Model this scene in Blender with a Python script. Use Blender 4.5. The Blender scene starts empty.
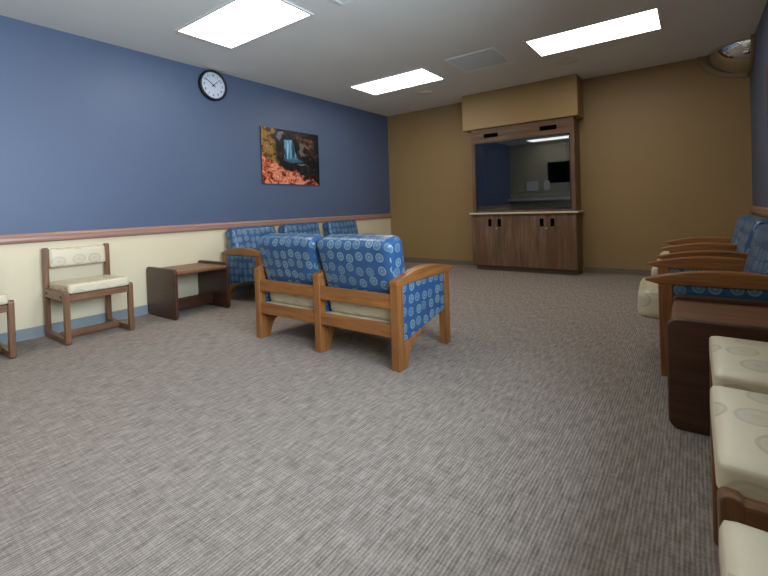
import bpy, bmesh, math, random
from mathutils import Vector, Matrix
random.seed(4)
scene = bpy.context.scene
COL = scene.collection
H, W, YR = 2.743, 5.189, -7.25          # ceiling height, room width, rear wall

# ------------------------------------------------------------------ materials
def srgb(r, g, b):
    f = lambda c: (c/255/12.92) if c/255 <= .04045 else ((c/255+.055)/1.055)**2.4
    return (f(r), f(g), f(b), 1)

class NT:
    def __init__(s, name):
        s.m = bpy.data.materials.new(name); s.m.use_nodes = True
        s.t = s.m.node_tree; s.b = s.t.nodes['Principled BSDF']
    def n(s, typ, **kw):
        nd = s.t.nodes.new(typ)
        for k, v in kw.items(): setattr(nd, k, v)
        return nd
    def l(s, a, b): s.t.links.new(a, b)
    def setin(s, nd, **kw):
        for k, v in kw.items(): nd.inputs[k.replace('_', ' ')].default_value = v
        return nd
    def ramp(s, fac, stops, interp='LINEAR'):
        r = s.n('ShaderNodeValToRGB'); r.color_ramp.interpolation = interp
        while len(r.color_ramp.elements) < len(stops): r.color_ramp.elements.new(.5)
        for e, (p, c) in zip(r.color_ramp.elements, stops): e.position = p; e.color = c
        s.l(fac, r.inputs[0]); return r.outputs[0]
    def mix(s, fac, a, b, mode='MIX'):
        m = s.n('ShaderNodeMix', data_type='RGBA', blend_type=mode)
        for i, v in ((0, fac), (6, a), (7, b)):
            if hasattr(v, 'links'): s.l(v, m.inputs[i])
            else: m.inputs[i].default_value = v
        return m.outputs[2]
    def math(s, op, a, b=0.0, c=None):
        m = s.n('ShaderNodeMath', operation=op)
        for i, v in enumerate((a, b) if c is None else (a, b, c)):
            if hasattr(v, 'links'): s.l(v, m.inputs[i])
            else: m.inputs[i].default_value = v
        return m.outputs[0]
    def coords(s, scale=(1, 1, 1), which='Object', loc=(0, 0, 0)):
        tc = s.n('ShaderNodeTexCoord'); mp = s.n('ShaderNodeMapping')
        mp.inputs['Scale'].default_value = scale; mp.inputs['Location'].default_value = loc
        s.l(tc.outputs[which], mp.inputs[0]); return mp.outputs[0]
    def noise(s, vec, scale, detail=3, rough=.55):
        n = s.n('ShaderNodeTexNoise'); s.l(vec, n.inputs['Vector'])
        n.inputs['Scale'].default_value = scale; n.inputs['Detail'].default_value = detail
        n.inputs['Roughness'].default_value = rough
        return n.outputs[0]
    def bump(s, h, strength=.2, dist=.005):
        b = s.n('ShaderNodeBump'); b.inputs['Strength'].default_value = strength
        b.inputs['Distance'].default_value = dist
        s.l(h, b.inputs['Height']); s.l(b.outputs[0], s.b.inputs['Normal'])
    def base(s, c, rough=.5, spec=None):
        if hasattr(c, 'links'): s.l(c, s.b.inputs['Base Color'])
        else: s.b.inputs['Base Color'].default_value = c
        s.b.inputs['Roughness'].default_value = rough
        if spec is not None: s.b.inputs['Specular IOR Level'].default_value = spec
        return s.m

def paint(name, c, rough=.5, var=.08, spec=.4, bump=.05):
    m = NT(name); v = m.coords()
    n = m.noise(v, 1.3, 2); d = tuple(x*(1-var) for x in c[:3])+(1,)
    e = tuple(min(1, x*(1+var)) for x in c[:3])+(1,)
    col = m.ramp(n, [(.3, d), (.7, e)])
    m.bump(m.noise(v, 260, 2), bump, .002)
    return m.base(col, rough, spec)

def plain(name, c, rough=.5, metal=0, spec=.5):
    m = NT(name); v = m.coords()
    n = m.noise(v, 40, 2)
    col = m.ramp(n, [(.3, tuple(x*.93 for x in c[:3])+(1,)), (.7, c)])
    m.b.inputs['Metallic'].default_value = metal
    return m.base(col, rough, spec)

def wood(name, c1, c2, axis, rough=.35, scale=1.0, spec=.5, rust=None):
    m = NT(name); st = [14*scale]*3; st[axis] = 1.1*scale
    v = m.coords(tuple(st))
    a = m.noise(v, 2.2, 5, .6)
    st2 = [90*scale]*3; st2[axis] = 3*scale
    b = m.noise(m.coords(tuple(st2)), 1.6, 3, .6)
    col = m.ramp(a, [(.28, c1), (.72, c2)])
    col = m.mix(.35, col, m.ramp(b, [(.35, c1), (.65, c2)]))
    if rust:
        st3 = [5*scale]*3; st3[axis] = .7*scale
        r = m.noise(m.coords(tuple(st3), loc=(3, 1, 2)), 2.0, 4, .65)
        f = m.ramp(r, [(.40, (0, 0, 0, 1)), (.62, (1, 1, 1, 1))])
        col = m.mix(f, col, rust)
    m.bump(b, .08, .002)
    return m.base(col, rough, spec)

OAK1, OAK2 = srgb(102, 60, 26), srgb(164, 106, 54)
M = {}
for ax, nm in enumerate('xyz'):
    M['oak_'+nm] = wood('golden_oak_'+nm, OAK1, OAK2, ax, .38)
    M['mid_'+nm] = wood('brown_stained_wood_'+nm, srgb(82, 54, 35), srgb(138, 96, 65), ax, .34)
    M['dark_'+nm] = wood('dark_walnut_'+nm, srgb(50, 28, 17), srgb(80, 49, 30), ax, .36)
M['dark_top'] = wood('walnut_table_top', srgb(92, 58, 37), srgb(130, 89, 60), 1, .38)
M['rail'] = wood('mahogany_rail', srgb(138, 102, 87), srgb(170, 130, 111), 1, .33)
M['rustic'] = wood('rustic_laminate', srgb(56, 43, 34), srgb(140, 110, 84), 2, .5, .55, .35, rust=srgb(98, 66, 44))
M['rustic_h'] = wood('rustic_laminate_across', srgb(56, 43, 34), srgb(140, 110, 84), 0, .5, .55, .35, rust=srgb(98, 66, 44))
M['carcass'] = paint('tan_laminate_side', srgb(112, 92, 62), .5)
M['inside'] = wood('cabinet_interior_wood', srgb(60, 44, 34), srgb(96, 72, 55), 2, .5)
M['blue_wall'] = paint('blue_wall_paint', srgb(80, 92, 115), .48, .03, .4)
M['cream_wall'] = paint('cream_wall_paint', srgb(214, 198, 164), .5, .02)
M['tan_wall'] = paint('tan_wall_paint', srgb(148, 121, 80), .5, .03)
M['soffit'] = paint('tan_soffit_paint', srgb(158, 130, 86), .5, .03)
M['beige_wall'] = paint('beige_wall_paint', srgb(178, 166, 140), .55, .02)
M['ceiling'] = paint('ceiling_paint', srgb(226, 224, 217), .7, .03, .2, .1)
M['base_grey'] = paint('grey_cove_base', srgb(128, 135, 135), .5)
M['base_brown'] = paint('brown_cove_base', srgb(112, 100, 80), .5)
M['white'] = plain('white_enamel', srgb(226, 226, 222), .45)
M['black'] = plain('black_plastic', srgb(9, 9, 11), .45)
M['recess_shade'] = plain('black_recess_shade', srgb(5, 5, 5), .9, 0, .05)  # black colour stands in for the shade inside finger pulls and vent slots
M['counter'] = plain('cream_counter_edge', srgb(205, 190, 160), .4)
M['steel'] = plain('steel', srgb(190, 190, 188), .3, 1)
M['face'] = plain('clock_face_paper', srgb(200, 205, 214), .6)
M['ink'] = plain('clock_black_ink', srgb(18, 18, 22), .6)
M['grille'] = plain('grey_grille', srgb(238, 237, 231), .7)
M['grille_dark'] = plain('grey_grille_core', srgb(206, 206, 202), .8)
M['speaker'] = plain('speaker_mesh', srgb(226, 223, 214), .8)
M['ring'] = paint('beige_mirror_rim', srgb(136, 116, 88), .5)
M['screen'] = plain('dark_screen', srgb(8, 10, 14), .08, 0, .6)
M['grey_plastic'] = plain('pale_grey_plastic', srgb(170, 168, 164), .4)
M['canvas_edge'] = plain('canvas_edge', srgb(60, 40, 34), .7)
M['brass'] = plain('dull_bolt', srgb(40, 30, 24), .4, 1)

def emis(name, c, s):
    m = NT(name); v = m.coords()
    n = m.noise(v, 3, 1)
    e = m.ramp(n, [(0, tuple(x*.97 for x in c[:3])+(1,)), (1, c)])
    m.l(e, m.b.inputs['Emission Color']); m.b.inputs['Emission Strength'].default_value = s
    return m.base((.8, .8, .8, 1), .6)
M['panel'] = emis('lit_diffuser', (1, .95, .88, 1), 7.6)

def make_mirror():
    m = NT('mirror_chrome'); v = m.coords(); n = m.noise(v, 6, 1)
    m.b.inputs['Metallic'].default_value = 1
    return m.base(m.ramp(n, [(0, srgb(205, 208, 212)), (1, srgb(232, 234, 236))]), .03)
M['mirror'] = make_mirror()

def make_glass():
    m = NT('reflective_glass')
    t = m.n('ShaderNodeBsdfTransparent'); t.inputs[0].default_value = (.5, .52, .54, 1)
    g = m.n('ShaderNodeBsdfGlossy'); g.inputs['Roughness'].default_value = .015
    g.inputs['Color'].default_value = (.9, .95, 1, 1)
    f = m.n('ShaderNodeFresnel'); f.inputs[0].default_value = 1.5
    fac = m.math('ADD', m.math('MULTIPLY', f.outputs[0], 1.1), .03)
    x = m.n('ShaderNodeMixShader'); m.l(fac, x.inputs[0]); m.l(t.outputs[0], x.inputs[1]); m.l(g.outputs[0], x.inputs[2])
    m.l(x.outputs[0], m.t.nodes['Material Output'].inputs[0])
    return m.m
M['glass'] = make_glass()

def circles(name, base, base2, ring, cell, dark, rough, radius=.36, squash=1.0, strength=1.0, fill=.22):
    """fabric woven with a scatter of round spiral motifs (UV in metres)"""
    m = NT(name)
    uv = m.coords((1/cell, squash/cell, 1/cell), 'UV')
    vo = m.n('ShaderNodeTexVoronoi', voronoi_dimensions='2D', feature='F1')
    vo.inputs['Scale'].default_value = 1; vo.inputs['Randomness'].default_value = .34
    m.l(uv, vo.inputs['Vector'])
    d = vo.outputs['Distance']
    wob = m.math('MULTIPLY', m.math('SUBTRACT', m.noise(uv, 6, 2), .5), .10)
    dd = m.math('DIVIDE', m.math('ADD', d, m.math('MULTIPLY', wob, radius)), radius)
    g = lambda x: (x, x, x, 1)
    prof = m.ramp(dd, [(0, g(.75)), (.22, g(.75)), (.32, g(fill)), (.46, g(fill)), (.54, g(.6)), (.62, g(fill)), (.74, g(fill)), (.82, g(1)), (.93, g(1)), (1.0, g(0))])
    mask = m.math('MULTIPLY', prof, strength)
    # each motif has its own strength
    sep = m.n('ShaderNodeSeparateColor'); m.l(vo.outputs['Color'], sep.inputs[0])
    own = m.math('ADD', m.math('MULTIPLY', sep.outputs[0], .45), .55)
    mask = m.math('MULTIPLY', mask, own)
    big = m.noise(uv, .6, 2)
    bc = m.mix(big, base, base2)
    col = m.mix(mask, bc, ring)
    fine = m.noise(uv, 30, 2)
    col = m.mix(m.math('MULTIPLY', fine, .25), col, dark)
    m.bump(fine, .06, .001)
    return m.base(col, rough, .5)
M['blue_fab'] = circles('blue_circle_vinyl', srgb(40, 76, 112), srgb(48, 88, 130), srgb(146, 168, 168), .084, srgb(20, 38, 66), .36, .36)
M['cream_fab'] = circles('cream_circle_vinyl', srgb(204, 189, 158), srgb(212, 198, 168), srgb(146, 138, 124), .15, srgb(170, 158, 134), .42, .36, 1.15, .62, .42)

def make_carpet():
    m = NT('ribbed_carpet')
    v = m.coords()
    # ribs running along y, broken in length, plus short cross ticks
    r1 = m.noise(m.coords((78, 11, 1)), 1.0, 3, .6)
    r2 = m.noise(m.coords((9, 92, 1)), 1.0, 2, .6)
    r3 = m.noise(m.coords((170, 170, 1)), 1.0, 2)
    w = m.n('ShaderNodeTexWave', wave_type='BANDS', bands_direction='X')
    w.inputs['Scale'].default_value = 26; w.inputs['Distortion'].default_value = 1.2
    w.inputs['Detail'].default_value = 2; w.inputs['Detail Scale'].default_value = 3
    m.l(v, w.inputs['Vector'])
    h = m.math('ADD', m.math('MULTIPLY', r1, .9), m.math('MULTIPLY', w.outputs[1], .22))
    h = m.math('ADD', h, m.math('MULTIPLY', r2, .36))
    h = m.math('ADD', h, m.math('MULTIPLY', r3, .35))
    col = m.ramp(m.math('MULTIPLY', h, .68), [(.36, srgb(86, 78, 71)), (.56, srgb(126, 115, 105)), (.78, srgb(166, 153, 142))])
    big = m.noise(v, .8, 2)
    col = m.mix(m.math('MULTIPLY', big, .18), col, srgb(116, 110, 106))
    m.bump(h, .5, .004)
    return m.base(col, .95, .1)
M['carpet'] = make_carpet()

def make_waterfall():
    """autumn waterfall photo print: u = width, v = height, both 0..1"""
    m = NT('waterfall_print')
    tc = m.n('ShaderNodeTexCoord'); uv0 = tc.outputs['UV']
    def warp(src, scale, amt):
        nz = m.n('ShaderNodeTexNoise'); nz.inputs['Scale'].default_value = scale; nz.inputs['Detail'].default_value = 4
        m.l(src, nz.inputs['Vector'])
        a = m.n('ShaderNodeVectorMath', operation='SUBTRACT'); m.l(nz.outputs['Color'], a.inputs[0]); a.inputs[1].default_value = (.5, .5, .5)
        b_ = m.n('ShaderNodeVectorMath', operation='SCALE'); m.l(a.outputs[0], b_.inputs[0]); b_.inputs['Scale'].default_value = amt
        c = m.n('ShaderNodeVectorMath', operation='ADD'); m.l(src, c.inputs[0]); m.l(b_.outputs[0], c.inputs[1]); return c.outputs[0]
    uv = warp(uv0, 5, .42)
    sp = m.n('ShaderNodeSeparateXYZ'); m.l(uv, sp.inputs[0]); u, v = sp.outputs[0], sp.outputs[1]
    uvf = warp(uv0, 9, .06)
    sf = m.n('ShaderNodeSeparateXYZ'); m.l(uvf, sf.inputs[0]); uf, vf = sf.outputs[0], sf.outputs[1]
    n1 = m.noise(uv, 5, 6, .7); n2 = m.noise(uv, 9, 6, .72)
    def step(x, a, b): return m.ramp(x, [(a, (0, 0, 0, 1)), (b, (1, 1, 1, 1))])
    def blob(x, y, cx, cy, rx, ry, soft):
        a = m.math('DIVIDE', m.math('SUBTRACT', x, cx), rx); b_ = m.math('DIVIDE', m.math('SUBTRACT', y, cy), ry)
        return m.ramp(m.math('ADD', m.math('MULTIPLY', a, a), m.math('MULTIPLY', b_, b_)), [(1-soft, (1, 1, 1, 1)), (1, (0, 0, 0, 1))])
    col = m.ramp(n1, [(.34, srgb(5, 6, 9)), (.52, srgb(20, 20, 24)), (.62, srgb(58, 44, 38)), (.74, srgb(104, 82, 68))])
    fol = m.ramp(n2, [(.36, srgb(22, 20, 14)), (.46, srgb(84, 68, 30)), (.54, srgb(164, 120, 54)), (.62, srgb(120, 70, 36)), (.72, srgb(220, 176, 150))])
    col = m.mix(step(m.math('ADD', u, m.math('MULTIPLY', m.math('SUBTRACT', v, .6), .12)), .20, .27), fol, col)
    col = m.mix(m.math('MULTIPLY', blob(u, v, .80, .74, .16, .22, .5), .8), col, m.ramp(n2, [(.42, srgb(14, 10, 10)), (.54, srgb(92, 60, 42)), (.66, srgb(176, 140, 112))]))
    col = m.mix(m.math('MULTIPLY', blob(u, v, .68, .66, .07, .16, .6), .7), col, srgb(112, 104, 92))
    col = m.mix(m.math('MULTIPLY', blob(u, v, .31, .92, .07, .08, .7), .8), col, srgb(120, 116, 126))
    leaf = m.ramp(n2, [(.36, srgb(14, 6, 7)), (.44, srgb(112, 42, 24)), (.51, srgb(200, 100, 66)), (.57, srgb(236, 164, 134)), (.62, srgb(176, 76, 44)), (.72, srgb(238, 186, 160))])
    edge = m.math('ADD', m.math('MULTIPLY', u, -.52), .50)
    col = m.mix(step(m.math('ADD', m.math('SUBTRACT', v, edge), .5), .46, .52), leaf, col)
    # falling water: two bright strands in a blue curtain
    wn = m.noise(m.coords((30, 2.2, 1), 'UV'), 1, 4)
    wat = m.ramp(wn, [(.36, srgb(14, 34, 48)), (.5, srgb(66, 116, 142)), (.64, srgb(150, 198, 216))])
    wc = m.math('ADD', m.math('MULTIPLY', vf, -.14), .55)
    wh = m.math('ADD', m.math('MULTIPLY', vf, -.10), .155)
    wm = m.math('LESS_THAN', m.math('ABSOLUTE', m.math('SUBTRACT', uf, wc)), wh)
    wm = m.math('MULTIPLY', wm, m.math('MULTIPLY', m.math('GREATER_THAN', vf, .46), m.math('LESS_THAN', vf, .82)))
    col = m.mix(m.math('MULTIPLY', wm, .92), col, wat)
    pool = m.math('MULTIPLY', blob(uf, vf, .52, .44, .19, .05, .8), .75)
    col = m.mix(pool, col, srgb(66, 106, 122))
    col = m.mix(m.math('MULTIPLY', blob(uf, vf, .66, .375, .10, .02, .8), .6), col, srgb(120, 132, 146))
    return m.base(col, .45, .3)
M['waterfall'] = make_waterfall()

def make_redprint():
    m = NT('autumn_print'); tc = m.n('ShaderNodeTexCoord')
    n = m.noise(tc.outputs['UV'], 8, 5, .65)
    return m.base(m.ramp(n, [(.3, srgb(28, 16, 14)), (.5, srgb(90, 48, 32)), (.66, srgb(150, 92, 64)), (.8, srgb(190, 160, 130))]), .5, .3)
M['redprint'] = make_redprint()

# ------------------------------------------------------------------ mesh helpers
def box(bm, x0, x1, y0, y1, z0, z1, bev=0, seg=2, mi=0):
    t = bmesh.new()
    bmesh.ops.create_cube(t, size=1)
    for v in t.verts:
        v.co = Vector(((x0+x1)/2+v.co.x*(x1-x0), (y0+y1)/2+v.co.y*(y1-y0), (z0+z1)/2+v.co.z*(z1-z0)))
    if bev: bmesh.ops.bevel(t, geom=t.edges[:], offset=bev, segments=seg, affect='EDGES', profile=.5)
    merge(bm, t, mi)

def merge(bm, t, mi=0, mat=None):
    mp = {}
    for v in t.verts: mp[v] = bm.verts.new(mat @ v.co if mat else v.co)
    for f in t.faces:
        try:
            g = bm.faces.new([mp[v] for v in f.verts]); g.material_index = mi; g.smooth = f.smooth
        except ValueError: pass
    t.free()

def prism(bm, pts, axis, a, b, bev=0, seg=2, mi=0):
    """extrude a 2D outline between a and b along axis; pts given in the other two axes' order"""
    t = bmesh.new()
    def P(u, v, w): return {0: (w, u, v), 1: (u, w, v), 2: (u, v, w)}[axis]
    lo = [t.verts.new(P(u, v, a)) for u, v in pts]; hi = [t.verts.new(P(u, v, b)) for u, v in pts]
    n = len(pts)
    t.faces.new(lo[::-1]); t.faces.new(hi)
    for i in range(n): t.faces.new((lo[i], lo[(i+1) % n], hi[(i+1) % n], hi[i]))
    bmesh.ops.recalc_face_normals(t, faces=t.faces[:])
    if bev:
        caps = [e for e in t.edges if all(abs(v.co[axis]-a) < 1e-6 for v in e.verts) or all(abs(v.co[axis]-b) < 1e-6 for v in e.verts)]
        bmesh.ops.bevel(t, geom=caps, offset=bev, segments=seg, affect='EDGES', profile=.5)
    merge(bm, t, mi)

def rrect(u0, u1, v0, v1, r, n=6):
    pts = []
    for cu, cv, a0 in ((u1-r, v1-r, 0), (u0+r, v1-r, 90), (u0+r, v0+r, 180), (u1-r, v0+r, 270)):
        for i in range(n+1):
            a = math.radians(a0+90*i/n); pts.append((cu+r*math.cos(a), cv+r*math.sin(a)))
    return pts

def cushion(bm, sx, sy, sz, r, crown=(0, 0, 0), n=14, mat=None, mi=0):
    """rounded upholstered block centred at the origin; crown = bulge of the +-x, +-y, +-z faces"""
    t = bmesh.new()
    bmesh.ops.create_cube(t, size=2)
    bmesh.ops.subdivide_edges(t, edges=t.edges[:], cuts=n, use_grid_fill=True)
    h = Vector((sx/2, sy/2, sz/2))
    for v in t.verts:
        u = v.co.copy()
        # concentrate loops near the edges
        u = Vector([math.copysign(abs(c)**.75, c) for c in u])
        q = Vector((u.x*h.x, u.y*h.y, u.z*h.z))
        inner = Vector([max(-(h[i]-r), min(h[i]-r, q[i])) for i in range(3)])
        d = q-inner
        if d.length > 1e-9:
            q = inner+d.normalized()*r
        fx, fy, fz = [max(0, 1-c*c) for c in u]
        q.x += math.copysign(crown[0]*fy*fz, u.x) if abs(u.x) > .98 else 0
        q.y += math.copysign(crown[1]*fx*fz, u.y) if abs(u.y) > .98 else 0
        q.z += math.copysign(crown[2]*fx*fy, u.z) if abs(u.z) > .98 else 0
        v.co = q
    for f in t.faces: f.smooth = True
    merge(bm, t, mi, mat)

def lathe(bm, prof, seg=40, mat=None, mi=0, smooth=True):
    """profile [(r, z)] turned about z"""
    t = bmesh.new(); rings = []
    for r, z in prof:
        rings.append([t.verts.new((r*math.cos(2*math.pi*i/seg), r*math.sin(2*math.pi*i/seg), z)) for i in range(seg)] if r > 1e-6 else [t.verts.new((0, 0, z))])
    for a, b in zip(rings, rings[1:]):
        for i in range(seg):
            j = (i+1) % seg
            if len(a) == 1: t.faces.new((a[0], b[j], b[i]))
            elif len(b) == 1: t.faces.new((a[i], a[j], b[0]))
            else: t.faces.new((a[i], a[j], b[j], b[i]))
    for f in t.faces: f.smooth = smooth
    bmesh.ops.recalc_face_normals(t, faces=t.faces[:])
    merge(bm, t, mi, mat)

def add_uv(me):
    uvl = me.uv_layers.new(name='UVMap')
    for p in me.polygons:
        n = p.normal; ax = max(range(3), key=lambda i: abs(n[i]))
        for li in p.loop_indices:
            c = me.vertices[me.loops[li].vertex_index].co
            if ax == 0: uv = (c.y+.013, c.z)
            elif ax == 1: uv = (c.x+.021, c.z+.4)
            else: uv = (c.x, c.y)
            uvl.data[li].uv = uv

def obj(name, bm, mats, parent=None, loc=(0, 0, 0), smooth_angle=None):
    me = bpy.data.meshes.new(name)
    bmesh.ops.recalc_face_normals(bm, faces=bm.faces[:])
    bm.to_mesh(me); bm.free()
    for mt in (mats if isinstance(mats, (list, tuple)) else [mats]): me.materials.append(M[mt])
    add_uv(me)
    o = bpy.data.objects.new(name, me); COL.objects.link(o)
    o.location = loc
    if parent: o.parent = parent
    return o

def thing(name, label, cat, loc=(0, 0, 0), rot=0, group=None):
    o = bpy.data.objects.new(name, None); COL.objects.link(o)
    o.empty_display_size = .1
    o.location = loc; o.rotation_euler = (0, 0, rot); tag(o, label, cat, group); return o
def tag(o, label, cat, group=None):
    o['label'] = label; o['category'] = cat
    if group: o['group'] = group
    return o
def struct(name, bm, mats, parent=None):
    o = obj(name, bm, mats, parent)
    if not parent: o['kind'] = 'structure'
    return o
def dup(root, loc, rot, label, group=None):
    r = root.copy(); COL.objects.link(r); r.location = loc; r.rotation_euler = (0, 0, rot)
    r['label'] = label
    if group: r['group'] = group
    elif 'group' in r: del r['group']
    for ch in list(root.children):
        c = ch.copy(); COL.objects.link(c); c.parent = r
        for g in list(ch.children):
            d = g.copy(); COL.objects.link(d); d.parent = c
    return r
B = bmesh.new

# ------------------------------------------------------------------ room shell
b = B(); box(b, -.1, W+.1, YR-.1, .1, -.1, 0); struct('floor', b, 'carpet')
b = B(); box(b, -.1, W+.1, YR-.1, .1, H, H+.1); struct('ceiling', b, 'ceiling')
b = B(); box(b, -.1, 0, YR, 0, 0, .86, mi=0); box(b, -.1, 0, YR, 0, .86, H, mi=1); struct('wall_left', b, ['cream_wall', 'blue_wall'])
wy0, wy1, wz0, wz1 = -6.75, -4.45, 1.0, 2.25          # window in the right wall, level with the camera
b = B()
box(b, W, W+.1, YR, 0, 0, .86, mi=0)
for y0, y1, z0, z1 in ((YR, wy0, .86, H), (wy1, 0, .86, H), (wy0, wy1, .86, wz0), (wy0, wy1, wz1, H)):
    box(b, W, W+.1, y0, y1, z0, z1, mi=1)
struct('wall_right', b, ['tan_wall', 'blue_wall'])
b = B(); box(b, -.1, W+.1, 0, .1, 0, H); struct('wall_back', b, 'tan_wall')
b = B(); box(b, -.1, W+.1, YR-.1, YR, 0, H); struct('wall_rear', b, 'beige_wall')
b = B()
ym = (wy0+wy1)/2
for y0, y1, z0, z1 in ((wy0, wy1, wz0, wz0+.05), (wy0, wy1, wz1-.05, wz1), (wy0, wy0+.05, wz0, wz1), (wy1-.05, wy1, wz0, wz1), (ym-.025, ym+.025, wz0, wz1)):
    box(b, W+.02, W+.08, y0, y1, z0, z1)
wn = struct('window_1', b, 'white')
b = B(); box(b, W+.05, W+.055, wy0+.05, wy1-.05, wz0+.05, wz1-.05); obj('window_pane', b, 'glass', wn)
b = B(); box(b, 1.15, 2.05, YR, YR+.02, 1.5, 2.12, .004); struct('standin_panel', b, 'screen')  # stand-in panel, added for an unidentified dark shape mirrored in the case glass
b = B(); box(b, .0, 1.75, YR, YR+.26, 1.0, 1.07, .006); struct('trim_4', b, 'white')  # stand-in ledge, added for a pale strip in the glass reflection
for k, (x0, x1) in enumerate(((.52, .86), (1.03, 1.2))):  # two stand-in white sheets, added for pale blocks in the glass reflection
    b = B(); box(b, x0, x1, YR, YR+.03, 1.30, 1.58, .003); struct('trim_%d' % (5+k), b, 'white')

# chair rails
def rail(bm, x0, sgn, y0, y1):
    prof = [(0, .826), (.014, .826), (.026, .836), (.03, .852), (.028, .872), (.03, .888), (.024, .902), (.012, .909), (0, .909)]
    prism(bm, [(x0+sgn*u, v) for u, v in prof], 1, y0, y1)
b = B(); rail(b, 0, 1, YR, -.003); struct('trim_1', b, 'rail')
b = B(); rail(b, W, -1, YR, -.003); struct('trim_2', b, 'rail')
# cove base
b = B(); prism(b, [(0, 0), (.018, 0), (.012, .012), (.010, .088), (.006, .094), (0, .094)], 1, YR, 0); struct('baseboard_left', b, 'base_grey')
b = B(); prism(b, [(W, 0), (W-.018, 0), (W-.012, .012), (W-.010, .088), (W-.006, .094), (W, .094)], 1, YR, 0); struct('baseboard_right', b, 'base_brown')
b = B()
for x0, x1 in ((.0, 1.80), (3.36, W)):
    prism(b, [(0, 0), (-.018, 0), (-.012, .012), (-.010, .088), (-.006, .094), (0, .094)], 0, x0, x1)
struct('baseboard_back', b, 'base_brown')
# soffit over the cabinet
b = B(); box(b, 1.712, 3.40, -.37, 0, 2.19, H, .004); struct('trim_3', b, 'soffit')

# ------------------------------------------------------------------ built-in television cabinet
cab = thing('base_cabinet', 'low rustic brown cabinet with four doors below the counter on the tan wall', 'cabinet', (2.578, 0, 0))
X = 2.578
def cb(x0, x1): return x0-X, x1-X
b = B(); box(b, *cb(1.81, 3.345), -.335, -.001, .08, .868); obj('cabinet_body', b, 'carcass', cab)
b = B(); box(b, *cb(1.84, 3.335), -.27, -.001, 0, .08); obj('toe_kick', b, 'base_brown', cab)
edges = [1.812, 2.192, 2.574, 2.958, 3.343]
hx = [2.113, 2.262, 2.886, 3.032]
lk = [None, 2.213, 2.944, None]
for i in range(4):
    b = B(); box(b, *cb(edges[i]+.0012, edges[i+1]-.0012), -.36, -.337, .082, .862, .0015)
    d = obj('door', b, 'rustic', cab)
    b = B(); prism(b, rrect(hx[i]-X-.026, hx[i]-X+.026, .683, .797, .012), 1, -.3625, -.35, mi=0)
    obj('finger_pull', b, 'recess_shade', d)
    if lk[i]:
        b = B(); lathe(b, [(0, .004), (.009, .004), (.011, 0), (.011, -.004)], 16, Matrix.Translation((lk[i]-X, -.361, .655)) @ Matrix.Rotation(math.radians(90), 4, 'X'))
        obj('lock', b, 'steel', d)
b = B(); box(b, 1.788, 3.378, -.388, -.001, .868, .894, .004)
tag(obj('countertop', b, 'counter'), 'thin cream counter slab between the low cabinet and the glass-fronted case', 'countertop')

case = thing('display_case', 'rustic wood wall case with a big glass front and two black vents', 'cabinet', (X, 0, .894))
Z = .894
def cz(z0, z1): return z0-Z, z1-Z
b = B()
box(b, *cb(1.835, 1.875), -.31, -.001, *cz(.894, 2.19)); obj('side_panel', b, 'carcass', case)
b = B(); box(b, *cb(3.30, 3.34), -.31, -.001, *cz(.894, 2.19)); obj('side_panel', b, 'carcass', case)
b = B()
box(b, *cb(1.875, 3.30), -.02, -.001, *cz(.894, 1.97)); box(b, *cb(1.875, 3.30), -.31, -.02, *cz(.894, .915))
box(b, *cb(1.875, 1.90), -.31, -.02, *cz(.915, 1.97)); box(b, *cb(3.275, 3.30), -.31, -.02, *cz(.915, 1.97)); box(b, *cb(1.875, 3.30), -.31, -.02, *cz(1.97, 1.99))
obj('interior', b, 'inside', case)
b = B(); box(b, *cb(1.835, 3.34), -.335, -.311, *cz(1.972, 2.19), .002); hd = obj('header_panel', b, 'rustic_h', case)
b = B()
box(b, *cb(1.835, 1.885), -.335, -.311, *cz(.894, 1.970), .002); box(b, *cb(3.285, 3.34), -.335, -.311, *cz(.894, 1.970), .002)
box(b, *cb(1.887, 3.283), -.335, -.311, *cz(.894, .922), .002)
obj('face_frame', b, 'rustic', case)
b = B()
for x0, x1, z0, z1 in ((1.887, 1.899, .923, 1.969), (3.271, 3.283, .923, 1.969), (1.899, 3.271, .923, .935), (1.899, 3.271, 1.957, 1.969)):
    box(b, *cb(x0, x1), -.333, -.318, *cz(z0, z1))
obj('glass_frame', b, 'black', case)
b = B(); prism(b, [(-.3255, .933-Z), (-.3215, .933-Z), (-.3275, 1.959-Z), (-.3315, 1.959-Z)], 0, *cb(1.897, 3.273)); obj('glass_pane', b, 'glass', case)
for x0, x1 in ((2.045, 2.268), (2.885, 3.115)):
    b = B(); prism(b, rrect(x0-X, x1-X, 2.042-Z, 2.105-Z, .006, 3), 1, -.338, -.328)
    v = obj('vent', b, 'recess_shade', hd)
    b = B()
    for k in range(3):
        z = 2.055+k*.019
        box(b, *cb(x0+.006, x1-.006), -.3393, -.3379, *cz(z-.003, z+.003))
    g = obj('vent_louvre', b, 'recess_shade', v)
tv = thing('television', 'dark flat television behind the glass of the wall case', 'television', (2.60, -.12, 1.16))
b = B(); box(b, -.60, .60, -.03, .03, 0, .72, .006); obj('housing', b, 'black', tv)
b = B(); box(b, -.585, .585, -.034, -.0305, .02, .705); obj('screen', b, 'screen', tv)
b = B(); box(b, -.2, .2, .03, .099, .2, .5, .004); obj('wall_mount', b, 'black', tv)

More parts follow.
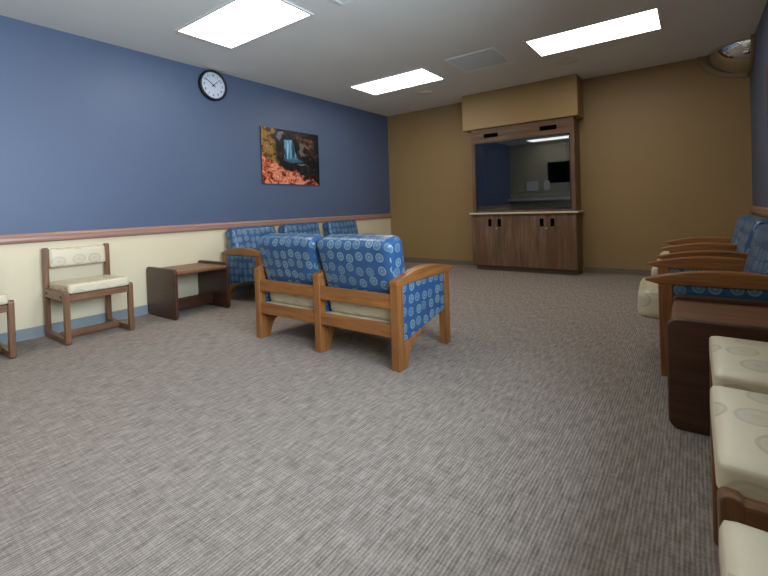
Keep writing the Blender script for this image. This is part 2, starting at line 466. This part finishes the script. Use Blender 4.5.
# ------------------------------------------------------------------ lounge seating
PITCH, PW = .68, .06
def arm_top(y):                      # crescent arm: rear .565, crest .619, tip .566
    t = max(0, min(1, y/.755))
    return .565+.056*math.sin(math.pi*t)**.9
def fin_outline():
    pts = [(0, 0), (.10, 0), (.108, .04), (.125, .085), (.15, .12), (.20, .152), (.26, .18), (.34, .208), (.32, .2125), (.065, .165), (.065, .545), (0, .545)]
    return pts
def lounge(name, label, cat, seats, loc, rot):
    t = thing(name, label, cat, loc, rot)
    w = seats*PITCH
    for k in range(seats+1):
        xc = -w/2+k*PITCH
        a, c = xc-PW/2, xc+PW/2
        b = B(); prism(b, fin_outline(), 0, a, c, .004); obj('leg', b, 'oak_z', t)
        b = B(); prism(b, [(.628, 0), (.688, 0), (.692, .3), (.692, .545), (.622, .545), (.622, .3)], 0, a, c, .005); obj('leg', b, 'oak_z', t)
        n = 22; top = [(-.004+.759*i/n, arm_top(.759*i/n)) for i in range(n+1)]
        bot = [(.755, .552), (.70, .538), (.60, .534), (.065, .534), (-.004, .540)]
        b = B(); prism(b, top+bot, 0, a-.004, c+.004, .007, 3); obj('arm_rest', b, 'oak_y', t)
        pan = [(.066, .533), (.066, .165), (.32, .212), (.45, .238), (.621, .268), (.621, .533)]
        b = B(); prism(b, pan, 0, xc-.022, xc+.022, .006); obj('side_panel', b, 'blue_fab', t)
    for k in range(seats):
        x0, x1 = -w/2+k*PITCH+PW/2, -w/2+(k+1)*PITCH-PW/2
        xm = (x0+x1)/2
        for z0, z1 in ((.386, .480), (.205, .290)):
            b = B(); box(b, x0-.004, x1+.004, .006, .034, z0, z1, .004); obj('back_rail', b, 'oak_x', t)
        b = B(); box(b, x0-.004, x1+.004, .600, .626, .225, .315, .004); obj('front_rail', b, 'oak_x', t)
        b = B(); box(b, x0, x1, .06, .600, .250, .282, .004); obj('seat_deck', b, 'cream_fab', t)
        b = B(); cushion(b, x1-x0-.006, .720, .165, .045, (0, .006, .012), mat=Matrix.Translation((xm, .438, .374)) @ Matrix.Rotation(math.radians(3), 4, 'X'))
        obj('seat_cushion', b, 'cream_fab', t)
        b = B()
        cushion(b, x1-x0+.006, .178, .410, .052, (.004, .012, .006))
        mt = Matrix.Translation((xm, .110, .638)) @ Matrix.Rotation(math.radians(14), 4, 'X')
        for v in b.verts:
            v.co.x *= 1+.06*max(0, min(1, (v.co.z+.1)/.25))      # wider towards the top
            v.co = mt @ v.co
        obj('back_cushion', b, 'blue_fab', t)
    return t
love = lounge('loveseat', 'two-seat oak sofa with blue circle-pattern back cushions standing mid-room, its back to us', 'sofa', 2, (2.43, -4.402, 0), 0)
arm1 = lounge('armchair', 'oak armchair with blue patterned cushion by the blue wall, right behind the small dark table', 'armchair', 1, (.105, -3.275, 0), -math.pi/2)
G = 'oak armchairs in a row along the blue wall'
arm1['group'] = G
dup(arm1, (.100, -2.475, 0), -math.pi/2, 'oak armchair with blue patterned cushion, middle one of three along the blue wall', G)
dup(arm1, (.100, -1.625, 0), -math.pi/2, 'oak armchair with blue patterned cushion along the blue wall, nearest the tan wall', G)
dup(arm1, (5.125, -3.235, 0), math.pi/2+math.radians(3.5), 'oak armchair with blue sides and cream seat beside the dark end table on the right')
dup(love, (5.135, -1.82, 0), math.pi/2, 'two-seat oak sofa with blue cushions against the right wall near the corner')

# ------------------------------------------------------------------ sled-base side chairs
# local frame: x across, y forward (front at .52), back at 0
def side_chair(label, loc, rot, group):
    t = thing('side_chair', label, 'chair', loc, rot, group)
    hw, pw = .26, .04
    for s in (-1, 1):
        a, c = (s*hw-pw, s*hw) if s > 0 else (-hw, -hw+pw)
        b = B(); prism(b, rrect(0, .045, .0, .775, .02), 0, a, c, .006, 3); obj('back_post', b, 'mid_z', t)
        b = B(); prism(b, rrect(.472, .517, .0, .435, .02), 0, a, c, .006, 3); obj('front_leg', b, 'mid_z', t)
        b = B(); prism(b, rrect(.003, .514, .0, .052, .016), 0, a+.001, c-.001, .005, 3); obj('runner', b, 'mid_y', t)
        b = B(); box(b, a+.001, c-.001, .04, .478, .352, .425, .006, 3); r = obj('side_rail', b, 'mid_y', t)
        for yy in (.09, .43):
            b = B(); lathe(b, [(0, .004), (.007, .004), (.009, 0), (.009, -.004)], 14, Matrix.Translation((s*(hw-.001), yy, .388)) @ Matrix.Rotation(s*math.radians(90), 4, 'Y'))
            obj('bolt', b, 'brass', r)
    b = B(); box(b, -hw+pw-.004, hw-pw+.004, .482, .508, .352, .405, .005); obj('front_rail', b, 'mid_x', t)
    b = B(); box(b, -hw+pw-.004, hw-pw+.004, .010, .034, .352, .405, .005); obj('rear_rail', b, 'mid_x', t)
    b = B(); box(b, -hw+pw-.004, hw-pw+.004, .27, .292, .012, .072, .005); obj('stretcher', b, 'mid_x', t)
    b = B(); box(b, -hw+pw+.004, hw-pw-.004, .036, .480, .390, .408); obj('seat_board', b, 'dark_x', t)
    b = B()
    cushion(b, .462, .475, .078, .018, (0, 0, .013), mat=Matrix.Translation((0, .280, .443)) @ Matrix.Rotation(math.radians(1.2), 4, 'X'))
    obj('seat', b, 'cream_fab', t)
    b = B()
    cushion(b, .438, .045, .170, .020, (0, .008, 0), mat=Matrix.Translation((0, .040, .680)) @ Matrix.Rotation(math.radians(4), 4, 'X'))
    obj('backrest', b, 'cream_fab', t)
    return t
GL, GR = 'cream side chairs by the left wall', 'cream side chairs by the right wall'
ch = side_chair('brown wooden chair with cream seat and back by the left wall, whole in view', (.038, -5.098, 0), -math.pi/2, GL)
dup(ch, (.038, -5.925, 0), -math.pi/2, 'brown wooden chair with cream seat cut off by the left edge of the photo', GL)
dup(ch, (5.1875, -4.672, 0), math.pi/2, 'cream-seated wooden chair on the right, directly beside the dark end table', GR)
dup(ch, (5.176, -5.225, 0), math.pi/2, 'cream-seated wooden chair on the right, between two like chairs', GR)
dup(ch, (5.172, -5.868, 0), math.pi/2, 'cream-seated wooden chair at the bottom right corner, nearest the camera', GR)

# ------------------------------------------------------------------ end tables (same frame: x across, y out from the wall)
def end_table(label, loc, rot):
    t = thing('end_table', label, 'table', loc, rot)
    hw = .30
    for s in (-1, 1):
        a, c = (hw-.032, hw) if s > 0 else (-hw, -hw+.032)
        b = B(); prism(b, rrect(0, .578, 0, .496, .045, 8), 0, a, c, .008, 3); obj('side_panel', b, 'dark_y', t)
    b = B()
    prism(b, rrect(.02, .570, .430, .468, .018), 0, -hw+.031, hw-.031); obj('table_top', b, 'dark_top', t)
    b = B(); box(b, -hw+.031, hw-.031, .27, .296, .035, .155, .006); obj('stretcher', b, 'dark_x', t)
    return t
et = end_table('dark walnut end table against the blue and cream wall', (.015, -4.18, 0), -math.pi/2)
dup(et, (5.10, -3.99, 0), math.pi/2, 'dark walnut end table at the right wall between the armchair and a cream chair')

# ------------------------------------------------------------------ wall clock
ck = thing('wall_clock', 'round black-rimmed white wall clock high on the blue wall', 'clock', (0.001, -3.632, 2.556))
RY = Matrix.Rotation(math.radians(90), 4, 'Y')
b = B(); lathe(b, [(0, 0), (.172, 0), (.181, .008), (.181, .045), (.174, .054), (.160, .055), (.156, .048), (.154, .030)], 64, RY); obj('rim', b, 'black', ck)
b = B(); lathe(b, [(.158, .026), (.158, .031), (0, .031)], 64, RY, smooth=False); fc = obj('face', b, 'face', ck)
def flat(bm, pts, x0, x1):           # outline (right, up) on the dial -> (y, z)
    prism(bm, pts, 0, x0, x1)
def hand(ang, length, w, x, tail=.03):
    a = math.radians(ang); d = Vector((math.sin(a), math.cos(a))); n = Vector((d.y, -d.x))
    return [tuple(d*-tail-n*w), tuple(d*-tail+n*w), tuple(d*length+n*w*.5), tuple(d*length-n*w*.5)]
b = B(); flat(b, hand(304, .106, .006, 0), .036, .038); obj('hour_hand', b, 'ink', ck)
b = B(); flat(b, hand(48, .122, .0045, 0), .039, .041); obj('minute_hand', b, 'ink', ck)
b = B(); lathe(b, [(.009, .031), (.009, .043), (0, .043)], 20, RY); obj('hand_hub', b, 'ink', ck)
b = B()
for h_ in range(1, 13):
    cu = bpy.data.curves.new('num', 'FONT'); cu.body = str(h_); cu.size = .040; cu.align_x = 'CENTER'; cu.align_y = 'CENTER'; cu.offset = .0008
    to = bpy.data.objects.new('num', cu); COL.objects.link(to)
    me = bpy.data.meshes.new_from_object(to)
    a = math.radians(30*h_); oy, oz = .118*math.sin(a), .118*math.cos(a)
    tb = bmesh.new(); tb.from_mesh(me)
    for v in tb.verts: v.co = Vector((.0318, oy+v.co.x, oz+v.co.y))
    merge(b, tb)
    bpy.data.objects.remove(to); bpy.data.curves.remove(cu); bpy.data.meshes.remove(me)
for k in range(60):
    a = math.radians(6*k); d = Vector((math.sin(a), math.cos(a))); n = Vector((d.y, -d.x)); w_ = .0022 if k % 5 == 0 else .0009
    q = [d*.141-n*w_, d*.141+n*w_, d*.150+n*w_, d*.150-n*w_]
    b.faces.new([b.verts.new((.0318, p.x, p.y)) for p in q])
obj('dial_marks', b, 'ink', fc)

# ------------------------------------------------------------------ pictures
def uv_face(o, axis_pos, ulo, uhi, vlo, vhi, flip=False):
    me = o.data; uvl = me.uv_layers[0]
    for li, lp in enumerate(me.loops):
        c = me.vertices[lp.vertex_index].co
        u = (c.y-ulo)/(uhi-ulo); v = (c.z-vlo)/(vhi-vlo)
        uvl.data[li].uv = (1-u if flip else u, v)
pic = thing('wall_picture', 'unframed autumn waterfall print on the blue wall beside the clock', 'picture', (0, -2.418, 1.402))
b = B(); box(b, .001, .020, -.535, .535, 0, .764, .002); obj('panel', b, 'canvas_edge', pic)
b = B(); box(b, .0202, .022, -.534, .534, .001, .763); o = obj('print', b, 'waterfall', pic); uv_face(o, 0, -.534, .534, 0, .764)
pic2 = thing('wall_picture', 'red-brown print at the right edge on the right-hand blue wall', 'picture', (W, -2.06, 1.43))
b = B(); box(b, -.020, -.001, -.535, .535, 0, .73, .002); obj('panel', b, 'canvas_edge', pic2)
b = B(); box(b, -.022, -.0202, -.534, .534, .001, .729); o = obj('print', b, 'redprint', pic2); uv_face(o, 0, -.534, .534, 0, .73, True)

# ------------------------------------------------------------------ ceiling fittings
def ceiling_light(label, loc):
    t = thing('ceiling_light', label, 'light', loc)
    b = B()
    for x0, x1, y0, y1 in ((-.607, .607, -.302, -.280), (-.607, .607, .280, .302), (-.607, -.580, -.280, .280), (.580, .607, -.280, .280)):
        box(b, x0, x1, y0, y1, -.012, -.0005, .002)
    obj('frame', b, 'white', t)
    b = B(); box(b, -.580, .580, -.280, .280, -.007, -.0008); obj('diffuser', b, 'panel', t)
    return t
cl = ceiling_light('lit rectangular ceiling panel nearest the camera, cut by the top edge, left', (1.384, -4.181, H))
GC = 'lit ceiling panels'
cl['group'] = GC
dup(cl, (1.369, -1.70, H), 0, 'lit rectangular ceiling panel between the waterfall print and the ceiling vent', GC)
dup(cl, (3.817, -1.705, H), 0, 'lit rectangular ceiling panel at the upper right, before the soffit', GC)
dup(cl, (1.384, -6.66, H), 0, 'lit rectangular ceiling panel behind the camera, seen only mirrored in the glass', GC)

def ceiling_vent(label, loc):
    t = thing('ceiling_vent', label, 'vent', loc)
    b = B()
    for x0, x1, y0, y1 in ((-.305, .305, -.305, -.275), (-.305, .305, .275, .305), (-.305, -.275, -.275, .275), (.275, .305, -.275, .275)):
        box(b, x0, x1, y0, y1, -.010, -.0005, .002)
    obj('frame', b, 'grille', t)
    b = B(); box(b, -.275, .275, -.275, .275, -.003, -.0005)
    for k in range(27):
        y = -.265+k*.0204; box(b, -.275, .275, y-.004, y+.004, -.008, -.003)
    obj('grille', b, 'grille_dark', t)
    return t
cv = ceiling_vent('square grey ceiling vent between the two far lit panels', (2.60, -1.752, H))
dup(cv, (2.592, -4.15, H), 0, 'grey ceiling vent peeking in at the top edge of the photo')

def ceiling_speaker(label, loc):
    t = thing('ceiling_speaker', label, 'speaker', loc, 0, 'round ceiling speakers')
    b = B(); lathe(b, [(.108, -.0005), (.128, -.0005), (.130, -.004), (.124, -.010), (.112, -.011), (.108, -.007)], 40); obj('rim', b, 'ceiling', t)
    b = B(); lathe(b, [(.110, -.001), (.110, -.006), (.06, -.0095), (0, -.0105)], 40); obj('grille', b, 'speaker', t)
    return t
cs = ceiling_speaker('round flush ceiling speaker left of the soffit, behind a lit panel', (1.385, -.95, H))
dup(cs, (3.42, -.99, H), 0, 'round flush ceiling speaker just in front of the soffit, its right end', 'round ceiling speakers')

# convex mirror in the ceiling corner: an eighth dome inside a raised rim
cm = thing('corner_mirror', 'convex security mirror with beige rim in the right-hand ceiling corner', 'mirror', (W, 0, H))
def octant(bm, ra, rb, rc, th0=0, th1=90, ph0=0, ph1=90, n=18, off=.002):
    """eighth ellipsoid: -x, -y, -z octant about the corner; th = angle from straight down, ph = round from the back wall"""
    g = []
    for i in range(n+1):
        th = math.radians(th0+(th1-th0)*i/n); row = []
        for j in range(n+1):
            ph = math.radians(ph0+(ph1-ph0)*j/n)
            row.append(bm.verts.new((-ra*math.sin(th)*math.cos(ph)-off, -rb*math.sin(th)*math.sin(ph)-off, -rc*math.cos(th)-off)))
        g.append(row)
    for i in range(n):
        for j in range(n):
            vs = [g[i][j], g[i+1][j], g[i+1][j+1], g[i][j+1]]
            try:
                f = bm.faces.new(list(dict.fromkeys(vs))); f.smooth = True
            except ValueError: pass
    bmesh.ops.remove_doubles(bm, verts=bm.verts[:], dist=1e-5)
b = B(); octant(b, .395, .445, .285); obj('mirror_dome', b, 'mirror', cm)
b = B()
def arc_band(bm, r0, r1, plane, t, n=24):
    """raised band on a wall plane between two quarter ellipses"""
    P = (lambda u, v, w: (-u, -w, -v)) if plane == 'back' else (lambda u, v, w: (-w, -u, -v)) if plane == 'right' else (lambda u, v, w: (-u, -v, -w))
    rows = []
    for i in range(n+1):
        a = math.radians(90*i/n); c, s = math.cos(a), math.sin(a)
        rows.append([bm.verts.new(P(r*[c, s][0] if k == 0 else r, 0, 0)) if False else bm.verts.new(P(rr[0]*c, rr[1]*s, w)) for rr, w in ((r0, .002), (r0, t), (r1, t), (r1, .002)) for r, k in ((0, 0),)])
    for p, q in zip(rows, rows[1:]):
        for k in range(4): bm.faces.new((p[k], p[(k+1) % 4], q[(k+1) % 4], q[k]))
arc_band(b, (.44, .285), (.49, .335), 'back', .03)
arc_band(b, (.49, .285), (.54, .335), 'right', .03)
obj('rim', b, 'ring', cm)
b = B()
# shallow coved skirt from the rim up to the dome edge
def skirt(bm, plane, ro, ri, w0, w1, n=24, m=6):
    P = (lambda u, v, w: (-u, -w, -v)) if plane == 'back' else (lambda u, v, w: (-w, -u, -v))
    g = []
    for i in range(n+1):
        a = math.radians(90*i/n); c, s = math.cos(a), math.sin(a); row = []
        for k in range(m+1):
            t = k/m; r = [ro[d]+(ri[d]-ro[d])*t for d in (0, 1)]; row.append(bm.verts.new(P(r[0]*c, r[1]*s, w0+(w1-w0)*t*t)))
        g.append(row)
    for i in range(n):
        for k in range(m):
            f = bm.faces.new((g[i][k], g[i+1][k], g[i+1][k+1], g[i][k+1])); f.smooth = True
skirt(b, 'back', (.445, .29), (.395, .285), .026, .006)
skirt(b, 'right', (.495, .29), (.445, .285), .026, .006)
obj('skirt', b, 'ring', cm)

# ------------------------------------------------------------------ light
def area(name, loc, rot, sx, sy, power, color):
    l = bpy.data.lights.new(name, 'AREA'); l.shape = 'RECTANGLE'; l.size = sx; l.size_y = sy
    l.energy = power; l.color = color
    l.spread = math.radians(125)
    o = bpy.data.objects.new(name, l); COL.objects.link(o); o.location = loc; o.rotation_euler = rot
    return o
# daylight through the window
area('window_daylight', (W-.01, ym, 1.62), (0, math.radians(90), 0), 1.15, 2.2, 88, (.66, .82, 1))
wd = bpy.data.worlds.new('World'); scene.world = wd; wd.use_nodes = True
bg = wd.node_tree.nodes['Background']; bg.inputs[0].default_value = (.55, .68, .9, 1); bg.inputs[1].default_value = .6

# ------------------------------------------------------------------ camera
f, cx, cy, cz_, yaw, pitch, roll = 423.0849, 4.6305, -6.5591, 1.0341, .6349, -.0136, -.0332
fw = Vector((-math.sin(yaw)*math.cos(pitch), math.cos(yaw)*math.cos(pitch), math.sin(pitch)))
r0 = Vector((math.cos(yaw), math.sin(yaw), 0)); u0 = r0.cross(fw)
r = r0*math.cos(roll)+u0*math.sin(roll); u = u0*math.cos(roll)-r0*math.sin(roll)
cam = bpy.data.cameras.new('Camera'); co = bpy.data.objects.new('Camera', cam); COL.objects.link(co)
co.matrix_world = Matrix(((r.x, u.x, -fw.x, cx), (r.y, u.y, -fw.y, cy), (r.z, u.z, -fw.z, cz_), (0, 0, 0, 1)))
cam.sensor_fit = 'HORIZONTAL'; cam.sensor_width = 36; cam.lens = f/768*36
cam.shift_x = 2.0958/768; cam.shift_y = -75.1627/768; cam.clip_start = .02
scene.camera = co
scene.view_settings.view_transform = 'Standard'
scene.view_settings.exposure = .5
